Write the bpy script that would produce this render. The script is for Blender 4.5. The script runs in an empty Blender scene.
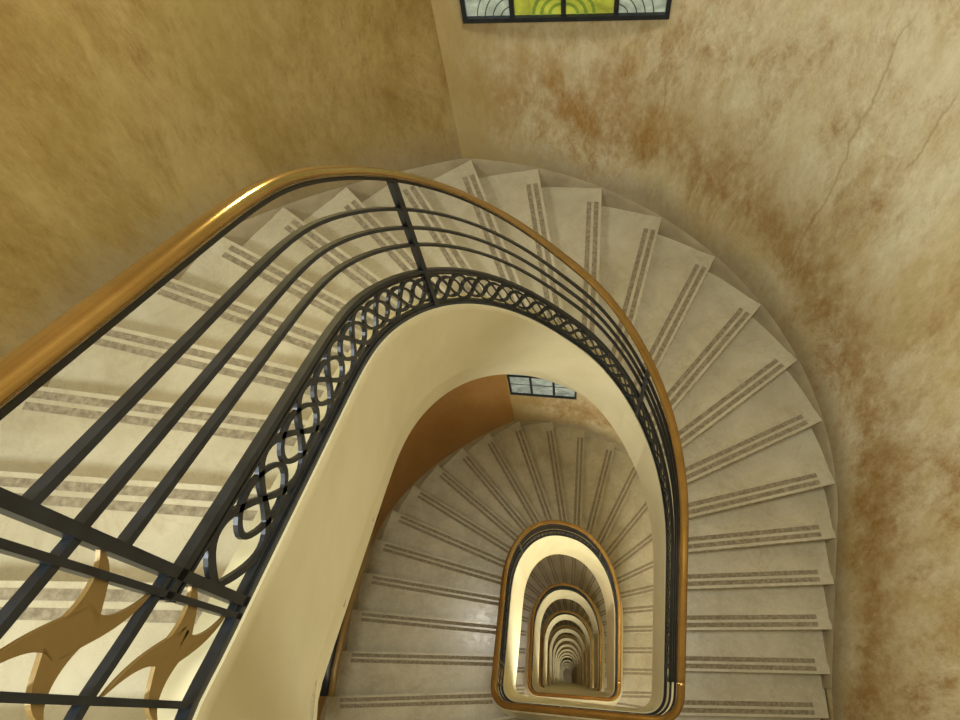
import bpy, numpy as np, math
from mathutils import Matrix, Vector
r=.17
P=dict(f=648.84,nu=566.95,nv=681.49,roll=.06,a=.5098,b=.6222,Yc=.7041,Ry=.7724,D0=1.5468,g=.2709,na=16.7362,hr=1.2,hm=.6449,t=.6132,c=-.0436,
 Wl=2.0605,Wr=1.7648,Yco=1.1276,Ryo=1.9057,t0=3.2779,no=14.8185,go=.3755,gR=.2532,goR=.2746,wi=.0257,wo=-.0099,ei=2.151,eo=1.9982,wi2=.2033,wo2=-.0874)
NS=28; H=NS*r
TURNS=18
CZ=TURNS*H+2.0
D0=P['D0'];hr=P['hr'];hm=P['hm']
YE=-.17
# ---------- camera basis
n=np.array([P['nu']-480,P['nv']-360,P['f']]);n/=np.linalg.norm(n)
xx=np.array([math.cos(P['roll']),math.sin(P['roll']),0]);xx-=n*(xx@n);xx/=np.linalg.norm(xx)
zz=-n;yy=np.cross(zz,xx)
def ratios(u,v):
    d=np.array([(u-480)/P['f'],(v-360)/P['f'],1.]);h=-(d@zz)
    return (d@xx)/h,(d@yy)/h
# ---------- plan curves
def se(th,e):
    c=math.cos(th);s=math.sin(th);return math.copysign(abs(c)**(2/e),c),abs(s)**(2/e)
def warp(q,w,w2): return min(max(q+w*q*(1-q)+w2*q*(1-q)*(1-2*q),0),1)
def poly(pts,q):
    L=[0]
    for i in range(1,len(pts)): L.append(L[-1]+math.dist(pts[i],pts[i-1]))
    s=q*L[-1]
    for i in range(1,len(pts)):
        if s<=L[i]+1e-9:
            k=(s-L[i-1])/(L[i]-L[i-1]);return (pts[i-1][0]*(1-k)+pts[i][0]*k,pts[i-1][1]*(1-k)+pts[i][1]*k)
    return pts[-1]
TB=NS-6.0
nl=P['Yc']/P['g']
yR_end=P['Yc']-(TB-nl-P['na'])*P['gR']
def inner_near(q):
    a,b=P['a'],P['b'];R=.12
    pts=[(b,yR_end)]
    for i in range(9):
        an=math.pi/2*i/8;pts.append((b-R+R*math.cos(an),YE+R-R*math.sin(an)))
    for i in range(9):
        an=math.pi/2*i/8;pts.append((-a+R-R*math.sin(an),YE+R-R*math.cos(an)))
    pts.append((-a,0))
    return poly(pts,q)
def inner(t):
    if t<0: return inner_near((t+6)/6)
    a,b=P['a'],P['b'];cx=(b-a)/2;R=(a+b)/2
    q=warp(min(max((t-nl)/P['na'],0),1),P['wi'],P['wi2'])
    c,s=se(q*math.pi,P['ei'])
    X=cx-R*c
    if t<nl: Y=t*P['g']
    elif t>nl+P['na']: Y=P['Yc']-(t-nl-P['na'])*P['gR']
    else: Y=P['Yc']+P['Ry']*s
    return X,Y
def outer(t):
    Wl,Wr,Yo=P['Wl'],P['Wr'],P['Yco'];cx=(Wr-Wl)/2;R=(Wl+Wr)/2
    a0=P['t0'];a1=a0+P['no']
    yL0=Yo+(0-a0)*P['go'];yR0=Yo-(TB-a1)*P['goR']
    if t<0:
        if t<-3.38: return (Wr,yR0-(t+6)*P['goR'])
        if t>-2.42: return (-Wl,yL0+t*P['go'])
        return poly([(Wr,yR0-2.62*P['goR']),(Wr,-1.5),(-Wl,-1.5),(-Wl,yL0-2.42*P['go'])],(t+3.38)/.96)
    q=warp(min(max((t-a0)/P['no'],0),1),P['wo'],P['wo2'])
    c,s=se(q*math.pi,P['eo'])
    X=cx-R*c
    if t<a0: Y=Yo+(t-a0)*P['go']
    elif t>a1: Y=Yo-(t-a1)*P['goR']
    else: Y=Yo+P['Ryo']*s
    return X,Y
TT=np.linspace(-6,TB,1400)
IX=np.array([inner(t) for t in TT])
def smooth(A,k=7):
    Pd=np.concatenate([2*A[:1]-A[k:0:-1],A,2*A[-1:]-A[-2:-k-2:-1]]);o=np.zeros_like(A)
    for i in range(-k,k+1): o+=Pd[k+i:k+i+len(A)]
    return o/(2*k+1)
I1=smooth(IX);I2=smooth(smooth(IX,22),18)
wt=np.clip((TT-.8)/1.2,0,1)[:,None];IX=I1*(1-wt)+I2*wt
dT=np.gradient(IX,axis=0);dT/=np.maximum(np.linalg.norm(dT,axis=1,keepdims=True),1e-9)
NN=smooth(np.stack([-dT[:,1],dT[:,0]],1),10);NN/=np.linalg.norm(NN,axis=1,keepdims=True)
NN[0]=NN[-1]=(1,0)
IZ=-(D0-hr+r*TT)
S=np.concatenate([[0],np.cumsum(np.sqrt((np.diff(IX,axis=0)**2).sum(1)+np.diff(IZ)**2))])
def at_tau(t): 
    return np.array([np.interp(t,TT,IX[:,0]),np.interp(t,TT,IX[:,1])]),np.array([np.interp(t,TT,NN[:,0]),np.interp(t,TT,NN[:,1])]),-(D0-hr+r*t)
def at_s(s): return at_tau(np.interp(s,S,TT))
def outw0(t,off):
    x,y=outer(t);x2,y2=outer(min(t+.02,TB));x1,y1=outer(max(t-.02,-6));T=np.array([x2-x1,y2-y1]);T/=max(np.linalg.norm(T),1e-9)
    return np.array([x-T[1]*off,y+T[0]*off])
cor=min(np.linspace(0,15,1500),key=lambda t:abs(math.atan2(*outw0(t,.05))-math.atan2(*ratios(461,150))))
def dev(t):
    if t>=cor or t<cor-8: return 0
    u=(cor-t)/8;return 1.1*u*(1-u)**2
def outw(t,off): return outw0(t,off-dev(t))
def wallhit(u,v):
    al,be=ratios(u,v);t=min(np.linspace(3,22,5000),key=lambda t:abs(math.atan2(*outw(t,.05))-math.atan2(al,be)))
    p=outw(t,.05);return p,np.linalg.norm(p)/math.hypot(al,be)
# ---------- materials
def lin(c): return tuple([((v/255+.055)/1.055)**2.4 if v/255>.04045 else v/255/12.92 for v in c]+[1])
def newmat(name,rough=.5,metal=0,col=(128,128,128),spec=.5):
    m=bpy.data.materials.new(name);m.use_nodes=True
    b=m.node_tree.nodes['Principled BSDF'];b.inputs['Base Color'].default_value=lin(col);b.inputs['Roughness'].default_value=rough;b.inputs['Metallic'].default_value=metal
    b.inputs['Specular IOR Level'].default_value=spec
    return m,m.node_tree,b
def noise(nt,scale,detail=6,rough=.6,co=None,dist=0):
    nn=nt.nodes.new('ShaderNodeTexNoise');nn.inputs['Scale'].default_value=scale;nn.inputs['Detail'].default_value=detail;nn.inputs['Roughness'].default_value=rough;nn.inputs['Distortion'].default_value=dist
    if co: nt.links.new(co,nn.inputs['Vector'])
    return nn.outputs['Fac']
def ramp(nt,fac,stops):
    rp=nt.nodes.new('ShaderNodeValToRGB');cr=rp.color_ramp
    while len(cr.elements)<len(stops): cr.elements.new(.5)
    for e,(p,c) in zip(cr.elements,stops): e.position=p;e.color=lin(c)
    nt.links.new(fac,rp.inputs['Fac']);return rp.outputs['Color']
def mix(nt,fac,a,b,mode='MIX'):
    mx=nt.nodes.new('ShaderNodeMix');mx.data_type='RGBA';mx.blend_type=mode
    if isinstance(fac,(int,float)): mx.inputs[0].default_value=fac
    else: nt.links.new(fac,mx.inputs[0])
    for s,v in ((6,a),(7,b)):
        if isinstance(v,tuple): mx.inputs[s].default_value=v
        else: nt.links.new(v,mx.inputs[s])
    return mx.outputs[2]
def mth(nt,op,a,b=None,c=None):
    m=nt.nodes.new('ShaderNodeMath');m.operation=op
    for i,v in enumerate((a,b,c)):
        if v is None: continue
        if isinstance(v,(int,float)): m.inputs[i].default_value=v
        else: nt.links.new(v,m.inputs[i])
    return m.outputs[0]
def coord(nt): 
    g=nt.nodes.new('ShaderNodeNewGeometry');return g.outputs['Position']
def bump(nt,b,fac,st=.3,d=.01):
    bp=nt.nodes.new('ShaderNodeBump');bp.inputs['Strength'].default_value=st;bp.inputs['Distance'].default_value=d
    nt.links.new(fac,bp.inputs['Height']);nt.links.new(bp.outputs['Normal'],b.inputs['Normal'])
def maprange(nt,fac,a,b_,c,d):
    f=nt.nodes.new('ShaderNodeMapRange');f.inputs[1].default_value=a;f.inputs[2].default_value=b_;f.inputs[3].default_value=c;f.inputs[4].default_value=d;nt.links.new(fac,f.inputs[0]);return f.outputs[0]
def plaster(name,base,dark,pale,stain,samt,pamt,cracks=(),edge=None,arc=0.,low=None):
    m,nt,b=newmat(name,.7,spec=.25);co=coord(nt)
    sh=nt.nodes.new('ShaderNodeVectorMath');sh.operation='ADD';sh.inputs[1].default_value=(0,0,59.12-CZ);nt.links.new(co,sh.inputs[0])
    mp=nt.nodes.new('ShaderNodeMapping');mp.inputs['Scale'].default_value=(1,1,.42);mp.inputs['Rotation'].default_value=(.3,.5,0);nt.links.new(sh.outputs[0],mp.inputs['Vector']);cs=mp.outputs['Vector']
    n1=noise(nt,1.1,8,.62,cs,.3);n2=noise(nt,13,12,.8,cs,.15);n3=noise(nt,1.8,14,.82,cs,.35);n4=noise(nt,1.4,12,.76,cs,.2);n5=noise(nt,24,6,.8,cs,.1)
    c1=ramp(nt,n1,[(.35,dark),(.62,base)])
    c1=mix(nt,maprange(nt,n4,.43,.58,0,pamt),c1,lin(pale))
    grain=maprange(nt,n2,.38,.6,.25,1)
    f=mth(nt,'MULTIPLY',mth(nt,'MULTIPLY',maprange(nt,n3,.46,.61,0,1),grain),samt)
    c2=mix(nt,f,c1,lin(stain))
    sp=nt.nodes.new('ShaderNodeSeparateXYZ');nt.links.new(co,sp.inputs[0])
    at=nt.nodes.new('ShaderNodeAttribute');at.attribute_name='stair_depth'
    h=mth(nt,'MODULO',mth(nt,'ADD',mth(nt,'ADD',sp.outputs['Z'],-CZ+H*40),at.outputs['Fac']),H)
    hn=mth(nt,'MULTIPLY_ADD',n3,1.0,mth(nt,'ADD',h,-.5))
    if arc:
        up=maprange(nt,hn,.28,.55,0,1);dn=maprange(nt,hn,.6,1.2,1,0)
        fa=mth(nt,'MULTIPLY',mth(nt,'MULTIPLY',up,dn),mth(nt,'MULTIPLY',grain,arc))
        c2=mix(nt,fa,c2,lin((156,118,56)))
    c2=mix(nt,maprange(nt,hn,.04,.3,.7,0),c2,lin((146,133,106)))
    g2=ramp(nt,n5,[(.3,(218,213,200)),(.7,(255,255,255))])
    c3=mix(nt,.65,c2,g2,'MULTIPLY')
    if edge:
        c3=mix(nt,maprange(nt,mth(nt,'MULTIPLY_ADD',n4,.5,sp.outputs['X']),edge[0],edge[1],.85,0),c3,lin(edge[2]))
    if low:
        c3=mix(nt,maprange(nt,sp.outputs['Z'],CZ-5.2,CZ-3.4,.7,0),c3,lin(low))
    nz=noise(nt,2.2,8,.65,co,0)
    for A_,B_,wd in cracks:
        A_=np.array(A_);B_=np.array(B_);rad=(A_+B_)/2-np.array([-.15,1.1,(A_[2]+B_[2])/2]);nrm=np.cross(B_-A_,rad);nrm/=np.linalg.norm(nrm)
        vd=nt.nodes.new('ShaderNodeVectorMath');vd.operation='DOT_PRODUCT';nt.links.new(co,vd.inputs[0]);vd.inputs[1].default_value=tuple(nrm)
        dd=mth(nt,'ABSOLUTE',mth(nt,'MULTIPLY_ADD',mth(nt,'ADD',nz,-.5),.14,mth(nt,'ADD',vd.outputs['Value'],-float(nrm@A_))))
        ctr=(A_+B_)/2;L=np.linalg.norm(B_-A_)/2
        vl=nt.nodes.new('ShaderNodeVectorMath');vl.operation='DISTANCE';nt.links.new(co,vl.inputs[0]);vl.inputs[1].default_value=tuple(ctr)
        lim=maprange(nt,vl.outputs['Value'],L*.85,L*1.1,1,0)
        c3=mix(nt,mth(nt,'MULTIPLY',maprange(nt,dd,.001,.009,.42,0),lim),c3,lin((136,106,62)))
    nt.links.new(c3,b.inputs['Base Color']);bump(nt,b,n2,.2,.008);return m
def W3(u,v):
    p,d=wallhit(u,v);return (p[0],p[1],CZ-d)
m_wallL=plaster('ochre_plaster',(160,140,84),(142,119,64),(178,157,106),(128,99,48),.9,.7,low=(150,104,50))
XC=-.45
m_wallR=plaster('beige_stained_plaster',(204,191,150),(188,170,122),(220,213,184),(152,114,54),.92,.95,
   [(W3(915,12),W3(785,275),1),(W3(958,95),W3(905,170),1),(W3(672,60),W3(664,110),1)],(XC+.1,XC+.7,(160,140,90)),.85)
def simple_noise(name,c1,c2,scale,rough,metal=0,bst=.1,spec=.5,dist=0,lo=.35,hi=.65):
    m,nt,b=newmat(name,rough,metal,spec=spec);co=coord(nt)
    f=noise(nt,scale,8,.6,co,dist);nt.links.new(ramp(nt,f,[(lo,c1),(hi,c2)]),b.inputs['Base Color'])
    if bst: bump(nt,b,f,bst,.003)
    return m
def marble():
    m,nt,b=newmat('worn_marble',.3,spec=.55);co=coord(nt)
    f=noise(nt,3,10,.62,co,.6);g=noise(nt,22,8,.7,co,.3);v=noise(nt,1.6,8,.6,co,1.6)
    c=ramp(nt,f,[(.3,(164,155,126)),(.7,(188,181,153))])
    a2=mth(nt,'ABSOLUTE',mth(nt,'SUBTRACT',v,.5))
    c=mix(nt,maprange(nt,a2,0,.012,.22,0),c,lin((136,121,88)))
    c=mix(nt,maprange(nt,g,.5,.72,0,.3),c,lin((144,133,104)))
    nt.links.new(c,b.inputs['Base Color']);nt.links.new(maprange(nt,g,.3,.7,.18,.34),b.inputs['Roughness']);return m
m_marble=marble()
m_strip=simple_noise('anti_slip_strip',(114,104,82),(148,138,112),45,.8,0,.1,.2)
m_riser=simple_noise('marble_riser',(128,117,90),(158,147,117),6,.5,0,.05)
m_cream=simple_noise('cream_paint',(202,195,158),(212,205,171),3,.65,0,.02,.3)
m_iron=simple_noise('painted_iron',(18,22,26),(32,37,42),20,.4,0,.05,.5)
m_wood=simple_noise('polished_golden_wood',(160,128,70),(182,148,88),5,.17,0.85,0,.8,.5)
m_brass=simple_noise('aged_brass',(126,102,56),(138,114,66),4,.42,.3,0)
m_skirt=simple_noise('worn_stone_border',(138,126,98),(158,146,116),5,.7,0,.05)
m_floor=simple_noise('stone_floor',(150,140,110),(180,168,138),2,.5,0,.05)
def glass(name,col,st):
    m,nt,b=newmat(name,.15,0,col);co=coord(nt)
    f=noise(nt,9,4,.6,co,.8);c=ramp(nt,f,[(.3,tuple(int(v*.7) for v in col)),(.65,col)])
    nt.links.new(c,b.inputs['Base Color']);nt.links.new(c,b.inputs['Emission Color']);b.inputs['Emission Strength'].default_value=st;return m
m_gy=glass('yellow_glass',(170,176,64),.42);m_gg=glass('green_glass',(118,140,52),.38);m_gw=glass('frosted_glass',(168,180,162),.4);m_gb=glass('pale_grey_glass',(160,172,164),.38)
# ---------- mesh helpers
col=bpy.context.scene.collection
def mk(name,verts,faces,mats,mi=None,smooth_=False,parent=None):
    me=bpy.data.meshes.new(name);me.from_pydata([tuple(map(float,v)) for v in verts],[],faces)
    for m in mats: me.materials.append(m)
    if mi: me.polygons.foreach_set('material_index',mi)
    if smooth_: me.polygons.foreach_set('use_smooth',[True]*len(me.polygons))
    me.update();o=bpy.data.objects.new(name,me);col.objects.link(o)
    if parent: o.parent=parent
    return o
def smooth_angle(o,deg=35):
    o.data.polygons.foreach_set('use_smooth',[True]*len(o.data.polygons))
    try: o.data.set_sharp_from_angle(angle=math.radians(deg))
    except Exception: pass
def sweep_rows(rows,closed=True,caps=True):
    V=[];F=[];k=len(rows[0])
    for rw in rows: V+=rw
    for i in range(len(rows)-1):
        for j in range(k if closed else k-1):
            a=i*k+j;b=i*k+(j+1)%k;F.append((a,a+k,b+k,b))
    if caps: F.append(tuple(range(k)));F.append(tuple(reversed(range((len(rows)-1)*k,len(rows)*k))))
    return V,F
def railrows(sec,t0=-6,t1=TB,step=.12,dz=0):
    rows=[];nst=int((t1-t0)/step)+1
    for t in np.linspace(t0,t1,nst):
        p,nn,z=at_tau(t);rows.append([(p[0]+nn[0]*s[0],p[1]+nn[1]*s[0],z+s[1]-dz) for s in sec])
    return rows
def rect(w,h,n0=0): return [(n0-w/2,-h/2),(n0+w/2,-h/2),(n0+w/2,h/2),(n0-w/2,h/2)]
def join(parts):
    V=[];F=[]
    for v,f in parts:
        o=len(V);V+=v;F+=[tuple(i+o for i in q) for q in f]
    return V,F
def empty(name,loc=(0,0,0)):
    o=bpy.data.objects.new(name,None);o.empty_display_size=.2;o.location=loc;col.objects.link(o);return o
def tag(o,label,cat,group=None):
    o['label']=label;o['category']=cat
    if group: o['group']=group
# ---------- railing (turn zero)
rail=empty('stair_railing',(0,0,CZ))
tag(rail,'black iron stair railing with polished golden handrail around the open well','railing','iron railings of the stacked stair turns')
hs=[(.023*math.cos(a),.017*math.sin(a)) for a in np.linspace(0,2*math.pi,19)[:-1]]
V,F=sweep_rows(railrows(hs,step=.08));o=mk('handrail',V,F,[m_wood],smooth_=True,parent=rail);o['label']='polished golden handrail'
V,F=sweep_rows(railrows(rect(.022,.01),dz=.021));mk('top_rail',V,F,[m_iron],parent=rail)
def tau_at_pix(u,v):
    al,be=ratios(u,v);best=min(TT,key=lambda t:abs(math.atan2(*(at_tau(t)[0]))-math.atan2(al,be)) if -3<t<15 else 9);return best
pd=tau_at_pix(412,240);pe=tau_at_pix(650,365)
def inplane(u,v):
    al,be=ratios(u,v);D=P['a']/abs(al);return np.array([be*D,D])
def rpost(pb_,pt_):
    b_=inplane(*pb_);t_=inplane(*pt_)
    def yat(dz):
        best=None
        for k in np.linspace(-1.5,2.5,1200):
            q=b_*(1-k)+t_*k;e=abs(q[1]-(D0-hr+r*q[0]/P['g'])-dz)
            if best is None or e<best[0]: best=(e,q)
        return best[1]
    return yat
ya=rpost((238,600),(6,503));yb=rpost((224,613),(2,546));yc=rpost((182,705),(2,697))
def tau_y(q): return q[0]/P['g']
pa=tau_y(ya(.6));pb=tau_y(yb(.6));pc=tau_y(yc(.5))
for dz in (.135,.215,.295):
    V,F=sweep_rows(railrows(rect(.016,.012),tau_y(ya(dz)),TB,dz=dz));mk('bar',V,F,[m_iron],parent=rail)
for dz in (.22,.41):
    V,F=sweep_rows(railrows(rect(.013,.013),-6,tau_y(ya(dz)),dz=dz));mk('bar',V,F,[m_iron],parent=rail)
parts=[]
for dz,h in ((.43,.016),(.637,.018)):
    parts.append(sweep_rows(railrows(rect(.018,h),pb if dz<.6 else -6,TB,dz=dz)))
for dz,h in ((.452,.006),(.617,.006)):
    parts.append(sweep_rows(railrows(rect(.012,h),pb,TB,dz=dz)))
sA=np.interp(pa,TT,S)+.01;sB=S[-1]
npd=round((sB-sA)/.36);period=(sB-sA)/npd
for ph in (0,math.pi):
    rows=[];N_=npd*28
    for i in range(N_+1):
        s=sA+(sB-sA)*i/N_;th=2*math.pi*(s-sA)/period+ph;sn=math.sin(th);v=.077*math.copysign(abs(sn)**.9,sn)
        sl=.078*math.cos(th)*2*math.pi/period;wv=.0085*math.sqrt(1+min(sl*sl,1.5))
        p,nn,z=at_s(s);zc=z-.5345+v
        rows.append([(p[0]+nn[0]*a,p[1]+nn[1]*a,zc+b) for a,b in ((-.004,-wv),(.004,-wv),(.004,wv),(-.004,wv))])
    parts.append(sweep_rows(rows))
for k in range(1,npd*2):
    sc=sA+k*period/2
    rows=[]
    for a in np.linspace(0,2*math.pi,31):
        ca,sa=math.cos(a),math.sin(a);row=[]
        for dr,dn in ((-.007,-.004),(.007,-.004),(.007,.004),(-.007,.004)):
            p,nn,z=at_s(min(max(sc+(.085+dr)*math.copysign(abs(ca)**1.15,ca),sA),sB));zc=z-.5345+(.06+dr)*math.copysign(abs(sa)**1.15,sa)
            row.append((p[0]+nn[0]*dn,p[1]+nn[1]*dn,zc))
        rows.append(row)
    parts.append(sweep_rows(rows,caps=False))
V,F=join(parts);o=mk('ornament_band',V,F,[m_iron],parent=rail);o['label']='band of interlaced flat iron curves'
def prism8(b4,t4):
    return list(b4)+list(t4),[(3,2,1,0),(4,5,6,7),(0,1,5,4),(1,2,6,5),(2,3,7,6),(3,0,4,7)]
def post(t,w=.018):
    p,nn,z=at_tau(t);T=np.array([nn[1],-nn[0]]);q4=[]
    for zz_ in (z-.65,z-.02):
        q4.append([(p[0]+T[0]*i*w/2+nn[0]*j*.01,p[1]+T[1]*i*w/2+nn[1]*j*.01,zz_) for i,j in ((-1,-1),(1,-1),(1,1),(-1,1))])
    V,F=prism8(*q4);mk('post',V,F,[m_iron],parent=rail)
for t in (pd,pe,-2.5,-4.5): post(t)
for f_,w in ((ya,.016),(yb,.009),(yc,.009)):
    q4=[]
    for dz in (.65,.02):
        y,D=f_(dz);q4.append([(-P['a']+j*.009,y+i*w/2,-D) for i,j in ((-1,-1),(1,-1),(1,1),(-1,1))])
    V,F=prism8(*q4);mk('post',V,F,[m_iron],parent=rail)
def leaf(t,dz,ls,lv):
    sc=np.interp(t,TT,S);parts=[]
    for q in range(4):
        th0=q*math.pi/2+.1;rows=[]
        for j in range(17):
            rho=j/16;th=th0+.45*rho**1.5
            w=.02*(1-rho)**.8+.016*(1-rho)**5+.0006
            cx_,cy_=rho*ls*math.cos(th),rho*lv*math.sin(th)
            tx,ty=-math.sin(th),math.cos(th)
            row=[]
            for sg,dn in ((-1,-.003),(1,-.003),(1,.003),(-1,.003)):
                p,nn,z=at_s(sc+cx_+tx*w*sg);row.append((p[0]+nn[0]*dn,p[1]+nn[1]*dn,z-dz+cy_+ty*w*sg))
            rows.append(row)
        parts.append(sweep_rows(rows))
    V,F=join(parts)
    o=mk('leaf_ornament',V,F,[m_brass],parent=rail);o['label']='dull gilded curved four-pointed leaf ornament'
for dz in (.315,.52):
    tm=(tau_y(yb(dz))+tau_y(yc(dz)))/2
    leaf(tm,dz,.12,.1)
    leaf((pc-2.5)/2,dz,.12,.1)
# ---------- staircase
def inn(t,off=.1):
    p,nn,z=at_tau(t);return p+nn*off
fr=.6
def tread_mesh(k):
    tk=-6+fr+k; tp=tk-1
    Dk=D0+r*tk
    A1=inn(tk,.098);B1=outw(tk,.036);A1b=inn(tk,.124)
    if tp>=-6: A0=inn(tp,.098);B0=outw(tp,.036);A0b=inn(tp,.124)
    else:
        dy=np.array([0,(1-fr)*P['goR']]);A0=inn(-6.0,.098)+dy;B0=outw(-6.0,.036)+dy;A0b=A0+np.array([.026,0])
    land=abs(tk+2.4)<.01
    ex=[np.array([-P['Wl']-.036,-1.536]),np.array([P['Wr']+.036,-1.536])] if land else []
    d=(B1-A1);L=np.linalg.norm(d);d/=L;e=np.array([-d[1],d[0]])
    mid=(sum(ex)/2 if land else (A0+B0)/2)-(A1+B1)/2
    if e@mid<0:e=-e
    V=[];F=[];M=[]
    def prism(poly,zt,zb,m):
        k_=len(poly);o_=len(V);V.extend([(p[0],p[1],zt) for p in poly]);V.extend([(p[0],p[1],zb[i]) for i,p in enumerate(poly)])
        F.append(tuple(range(o_,o_+k_)));M.append(m);F.append(tuple(reversed(range(o_+k_,o_+2*k_))));M.append(m)
        for i in range(k_):
            j=(i+1)%k_;F.append((o_+i,o_+k_+i,o_+k_+j,o_+j));M.append(m)
    nf=.022
    n_=4+len(ex)
    prism([A1-e*nf,B1-e*nf]+ex+[B0+(0 if land else e*.01),A0+(0 if land else e*.01)],-Dk,[-Dk-.035]*n_,0)
    prism([A1b,B1]+ex+[B0,A0b],-Dk-.03,[-Dk-r-.06]*(n_-2)+[-Dk-.06]*2,2)
    for b0,b1 in ((-.004,.026),(.044,.074)):
        l0=.03;l1=.92
        pts=[A1+d*L*l0+e*b0,A1+d*L*l1+e*b0,A1+d*L*l1+e*b1,A1+d*L*l0+e*b1]
        o_=len(V);V.extend([(p[0],p[1],-Dk+.0012) for p in pts]);F.append((o_,o_+1,o_+2,o_+3));M.append(1)
    return V,F,M
def build_stair(z,f_t,f_lean):
    stair=empty('staircase',(0,0,z))
    tag(stair,'pale marble stair turn with striped treads and cream inner stringer','staircase','stacked turns of the spiral stair')
    rows=[]
    for t in np.linspace(-6,TB,230):
        p,nn,z_=at_tau(t);zt=z_-hm;tt_=f_t(t);lean=f_lean(t)
        q=[(-.014,0),(.06,0),(.06,-.42),(.13,-.5),(.13,-tt_-.25),(.125,-tt_-.25),(lean,-tt_),(lean-.012,-tt_+.04),(-.008,-.05),(-.014,-.03)]
        rows.append([(p[0]+nn[0]*s[0],p[1]+nn[1]*s[0],zt+s[1]) for s in q])
    V,F=sweep_rows(rows);o=mk('stringer',V,F,[m_cream],parent=stair);o['label']='smooth cream plaster stringer';smooth_angle(o,30)
    return stair
def sst(t,a,b):
    q=min(max((t-a)/(b-a),0),1);return q*q*(3-2*q)
ln0=lambda t:.066-.022*sst(t,1,6)-.05*sst(t,8,15)
stair=build_stair(CZ,lambda t:P['t'],ln0)
tre=[];TV=[];TF=[];TM=[]
for k in range(NS):
    V,F,M=tread_mesh(k);tre.append(mk('tread',V,F,[m_marble,m_strip,m_riser],M,parent=stair))
    o_=len(TV);TV+=V;TF+=[tuple(i+o_ for i in q) for q in F];TM+=M
rows=[]
for t in np.linspace(-2.3,TB,240):
    z=-(D0+r*t);p0_=outw(t,.048);p1_=outw(t,.026)
    rows.append([(p0_[0],p0_[1],z-.3),(p1_[0],p1_[1],z-.3),(p1_[0],p1_[1],z-.03),(p0_[0],p0_[1],z+.01)])
V,F=sweep_rows(rows);sk=mk('skirting',V,F,[m_skirt],parent=stair);smooth_angle(sk);tre.append(sk)
rp=lambda t:sst(t,-6,3)
stair2=build_stair(CZ-H,lambda t:P['t']*(1-rp(t))+.9*rp(t),lambda t:-.006*(1-rp(t))-.055*rp(t))
stair3=build_stair(CZ-2*H,lambda t:.9,lambda t:-.055)
for st in (stair2,stair3):
    for ch in tre:
        k=ch.copy();k.parent=st;col.objects.link(k)
stair4=empty('staircase',(0,0,CZ-6*H));tag(stair4,'pale marble stair turn with striped treads and cream inner stringer','staircase','stacked turns of the spiral stair')
o=mk('tread_flight',TV,TF,[m_marble,m_strip,m_riser],TM,parent=stair4);o['kind']='stuff'
for ch in stair3.children:
    if ch.name.startswith(('stringer','skirting')):
        k=ch.copy();k.parent=stair4;col.objects.link(k)
# wall handrail (lower turn)
wr=empty('wall_handrail',(0,0,CZ));tag(wr,'dark iron wall handrail with rounded brass end','handrail')
pts=[]
for (u,v) in ((325,696),(329,670),(338,630),(349,590),(361,550),(373,515)):
    al,be=ratios(u,v);D=1.93/abs(al);pts.append(np.array([-1.93,be*D,-D]))
def tube(pts,rad,offx,offz):
    rows=[[(p[0]+offx+rad*math.cos(a),p[1],p[2]+offz+rad*math.sin(a)) for a in np.linspace(0,2*math.pi,13)[:-1]] for p in pts]
    return sweep_rows(rows)
V,F=tube(pts,.03,.05,.0);mk('handrail',V,F,[m_brass],smooth_=True,parent=wr)
V,F=tube(pts,.055,-.02,-.03);mk('backing_rail',V,F,[m_iron],smooth_=True,parent=wr)
def copy_tree(root,dz):
    c=root.copy();c.location=root.location+Vector((0,0,-dz));col.objects.link(c)
    for ch in list(root.children):
        k=ch.copy();k.parent=c;col.objects.link(k)
    return c
for i in range(1,TURNS):
    copy_tree(rail,H*i)
    if 2<i<6: copy_tree(stair3,H*(i-2))
    if i>6: copy_tree(stair4,H*(i-6))
# ---------- walls
ztop=CZ+2.6;zbot=0
def wall(name,pts,mat,taus):
    V=[];F=[];off=.12;A=[]
    k=len(pts)
    for i,p in enumerate(pts):
        a=np.array(pts[max(i-1,0)]);b=np.array(pts[min(i+1,k-1)]);T=b-a;T/=np.linalg.norm(T);o=np.array([-T[1],T[0]])*off
        V+=[(p[0],p[1],zbot),(p[0],p[1],ztop),(p[0]+o[0],p[1]+o[1],ztop),(p[0]+o[0],p[1]+o[1],zbot)];A+=[D0+r*taus[i]]*4
    for i in range(k-1):
        for j in range(4):
            F.append((i*4+j,i*4+4+j,i*4+4+(j+1)%4,i*4+(j+1)%4))
    F.append((0,1,2,3));F.append(tuple(4*(k-1)+j for j in (3,2,1,0)))
    w=mk(name,V,F,[mat]);smooth_angle(w,40)
    at=w.data.attributes.new('stair_depth','FLOAT','POINT');at.data.foreach_set('value',A)
    w['kind']='structure';return w
tL=list(np.linspace(0,cor,60));tR=list(np.linspace(cor,TB,120))
wall('wall_left',[(-P['Wl']-.05,-1.55)]+[tuple(outw(t,.05)) for t in tL],m_wallL,[-2.4]+tL)
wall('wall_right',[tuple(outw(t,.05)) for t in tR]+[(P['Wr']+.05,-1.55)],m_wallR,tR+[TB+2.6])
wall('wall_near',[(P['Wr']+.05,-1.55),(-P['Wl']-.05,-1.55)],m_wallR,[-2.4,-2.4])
def slab(name,z0,z1,mat):
    x0,x1,y0,y1=-2.3,2.0,-1.7,3.3
    o=mk(name,[(x0,y0,z0),(x1,y0,z0),(x1,y1,z0),(x0,y1,z0),(x0,y0,z1),(x1,y0,z1),(x1,y1,z1),(x0,y1,z1)],[(3,2,1,0),(4,5,6,7),(0,1,5,4),(1,2,6,5),(2,3,7,6),(3,0,4,7)],[mat]);o['kind']='structure'
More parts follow.
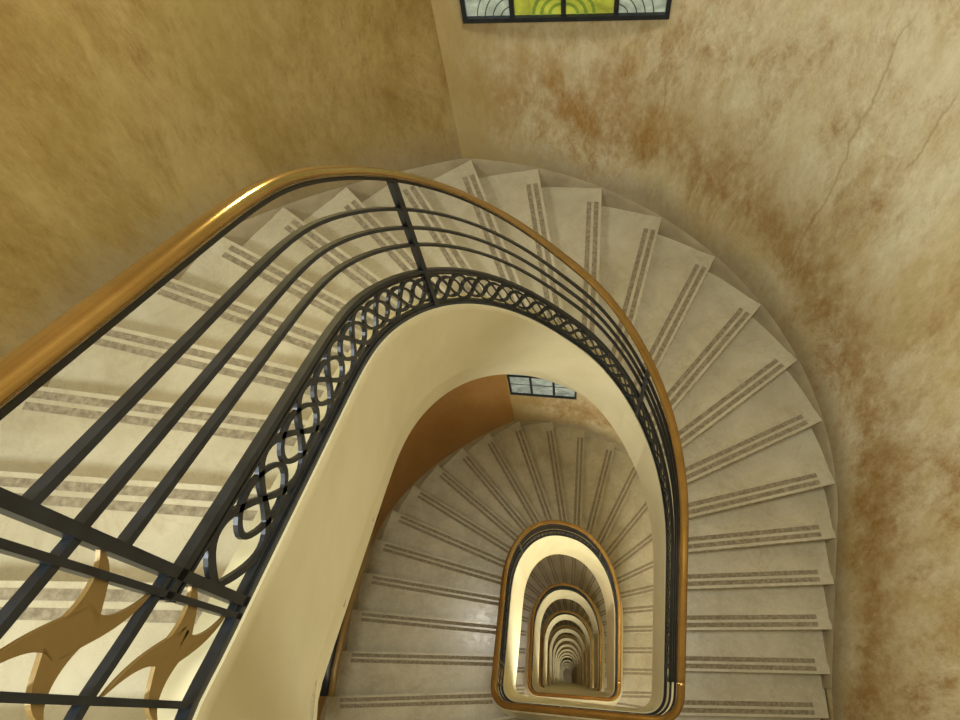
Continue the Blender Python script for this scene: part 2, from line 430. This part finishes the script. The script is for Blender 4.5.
slab('floor',-.2,0,m_floor);slab('ceiling',ztop,ztop+.15,m_cream)
# ---------- windows
pL,dL=wallhit(464,19);pR,dR=wallhit(669,15)
dS=(dL+dR)/2
T=(pR-pL);W=np.linalg.norm(T);T/=W;Nw=np.array([T[1],-T[0]])
zs=CZ-dS
def box(s0,s1,z0,z1,n0,n1):
    vs=[]
    for z in (z0,z1):
        for s_,n_ in ((s0,n0),(s1,n0),(s1,n1),(s0,n1)):
            q=pL+T*s_+Nw*n_;vs.append((q[0],q[1],z))
    return vs,[(3,2,1,0),(4,5,6,7),(0,1,5,4),(1,2,6,5),(2,3,7,6),(3,0,4,7)]
hw=1.5
cuts=[0,.25,.5,.75,1]
def arcline(cx_,cz_,r0,r1,a0,a1,sx=1,sz=1,nn_=.0155):
    V=[];N_=16
    for m_ in range(N_+1):
        a=a0+(a1-a0)*m_/N_
        for rad in (r0,r1):
            q=pL+T*(cx_+rad*sx*math.cos(a))+Nw*nn_;V.append((q[0],q[1],cz_+rad*sz*math.sin(a)))
    return V,[(2*j,2*j+1,2*j+3,2*j+2) for j in range(N_)]
def build_window(name,loc,np_,coloured):
    win=empty(name,loc);win['kind']='structure'
    Wn=W*cuts[np_]
    fb=[box(0,Wn,zs,zs+.025,0,.035),box(0,Wn,zs+hw,zs+hw+.02,0,.035)]
    for c in cuts[:np_+1]:
        x=W*c;fb.append(box(max(x-.012,0) if 0<x<Wn-.01 else (0 if x==0 else Wn-.022),x+.012 if 0<x<Wn-.01 else (.022 if x==0 else Wn),zs,zs+hw,0,.03))
    for zz_ in (.5,1.0): fb.append(box(0,Wn,zs+zz_,zs+zz_+.02,0,.03))
    V,F=join(fb);mk('frame',V,F,[m_iron],parent=win)
    lead=[];gp=[]
    for i in range(np_):
        V,F=box(W*cuts[i],W*cuts[i+1],zs,zs+hw,.0,.012)
        mk('pane',V,F,[(m_gy if i in (1,2) else m_gw) if coloured else m_gb],parent=win)
        x0=W*cuts[i];w=W/4
        for k in range(3):
            zb=zs+.02+k*.5
            if i in (0,3) or not coloured:
                xc=x0+w if i==0 else x0
                for rr in (.06,.10,.14,.18): lead.append(arcline(xc,zb-.02,rr,min(rr+.004,w-.002),math.pi/2,math.pi if i==0 else 0,1 if rr<w-.01 else (w-.006)/rr,1.2))
                lead.append(box(x0,x0+w,zb+.25,zb+.256,.011,.017))
            else:
                xc=x0+w-.012 if i==1 else x0+.012
                a0,a1=(math.pi/2,math.pi) if i==1 else (0,math.pi/2)
                lead.append(box(x0+.02,x0+w-.02,zb+.2,zb+.204,.011,.017))
                for rr in (.05,.09,.13): gp.append(arcline(xc,zb+.005,rr,rr+.016,a0,a1,1,1))
    V,F=join(lead);mk('leading',V,F,[m_iron],parent=win)
    if gp: V,F=join(gp);mk('coloured_arcs',V,F,[m_gg],parent=win)
    return win
build_window('window_1',(0,0,0),4,True)
win2=build_window('window_2',(float(-T[0]*.13+Nw[0]*.02),float(-T[1]*.13+Nw[1]*.02),-H-.08),3,False)
for i in range(2,7):
    c=copy_tree(win2,H*(i-1));c.name='window_%d'%(i+1)
# ---------- lights
def area(loc,tgt,size,power,colr=(1,.98,.90)):
    l=bpy.data.lights.new('area',type='AREA');l.shape='DISK';l.size=size;l.energy=power;l.color=colr
    o=bpy.data.objects.new('added_area_light',l);o.location=loc;d=Vector(tgt)-Vector(loc);o.rotation_euler=d.to_track_quat('-Z','Y').to_euler();col.objects.link(o)
def point(loc,e,size=.2,colr=(1,.98,.89)):
    l=bpy.data.lights.new('fill_light',type='POINT');l.energy=e;l.color=colr;l.shadow_soft_size=size
    o=bpy.data.objects.new('hidden_fill_light',l);o.location=loc;col.objects.link(o)  # unseen fill lights, added to brighten the flights; no fixtures there
area((.6,.5,CZ+2.3),(.5,.8,CZ-3),1.2,150)  # unseen soft overhead light, added to light the top turn evenly
area((-1.5,-.9,CZ+.9),(-1,.1,CZ-2),.5,72,(.84,.94,1))  # added cool light out of view, brightens the near left treads
area((-.75,2.45,CZ-.9),(-.5,.8,CZ-1),.2,12,(1,.84,.34))  # added warm light out of view, aimed to put a glint on the handrail
for i in list(range(9))+[10,12,14,16]:
    point((.3,-.9,CZ-(D0+r*(TB+3.6)+H*i)-.5),280 if i<1 else (180 if i<3 else 110),.3)
for i in range(2):
    point((-1.25,.7,CZ-(D0+r*3)-.6-H*i),90 if i==0 else 50,.3)
point((.9,-1.0,CZ-1.95),42)
w=bpy.data.worlds.new('World');bpy.context.scene.world=w;w.use_nodes=True
w.node_tree.nodes['Background'].inputs[0].default_value=(.9,.85,.7,1);w.node_tree.nodes['Background'].inputs[1].default_value=.3
# ---------- camera
cd=bpy.data.cameras.new('Camera');cd.lens=P['f']/960*36;cd.sensor_width=36;cd.clip_start=.01;cd.clip_end=200
cam=bpy.data.objects.new('Camera',cd);col.objects.link(cam)
R_=np.array([xx,yy,zz])
right=R_[:,0];down=R_[:,1];fwd=R_[:,2]
cam.matrix_world=Matrix(((right[0],-down[0],-fwd[0],0),(right[1],-down[1],-fwd[1],0),(right[2],-down[2],-fwd[2],CZ),(0,0,0,1)))
bpy.context.scene.camera=cam
try: bpy.context.scene.view_settings.view_transform='Standard'
except Exception: pass
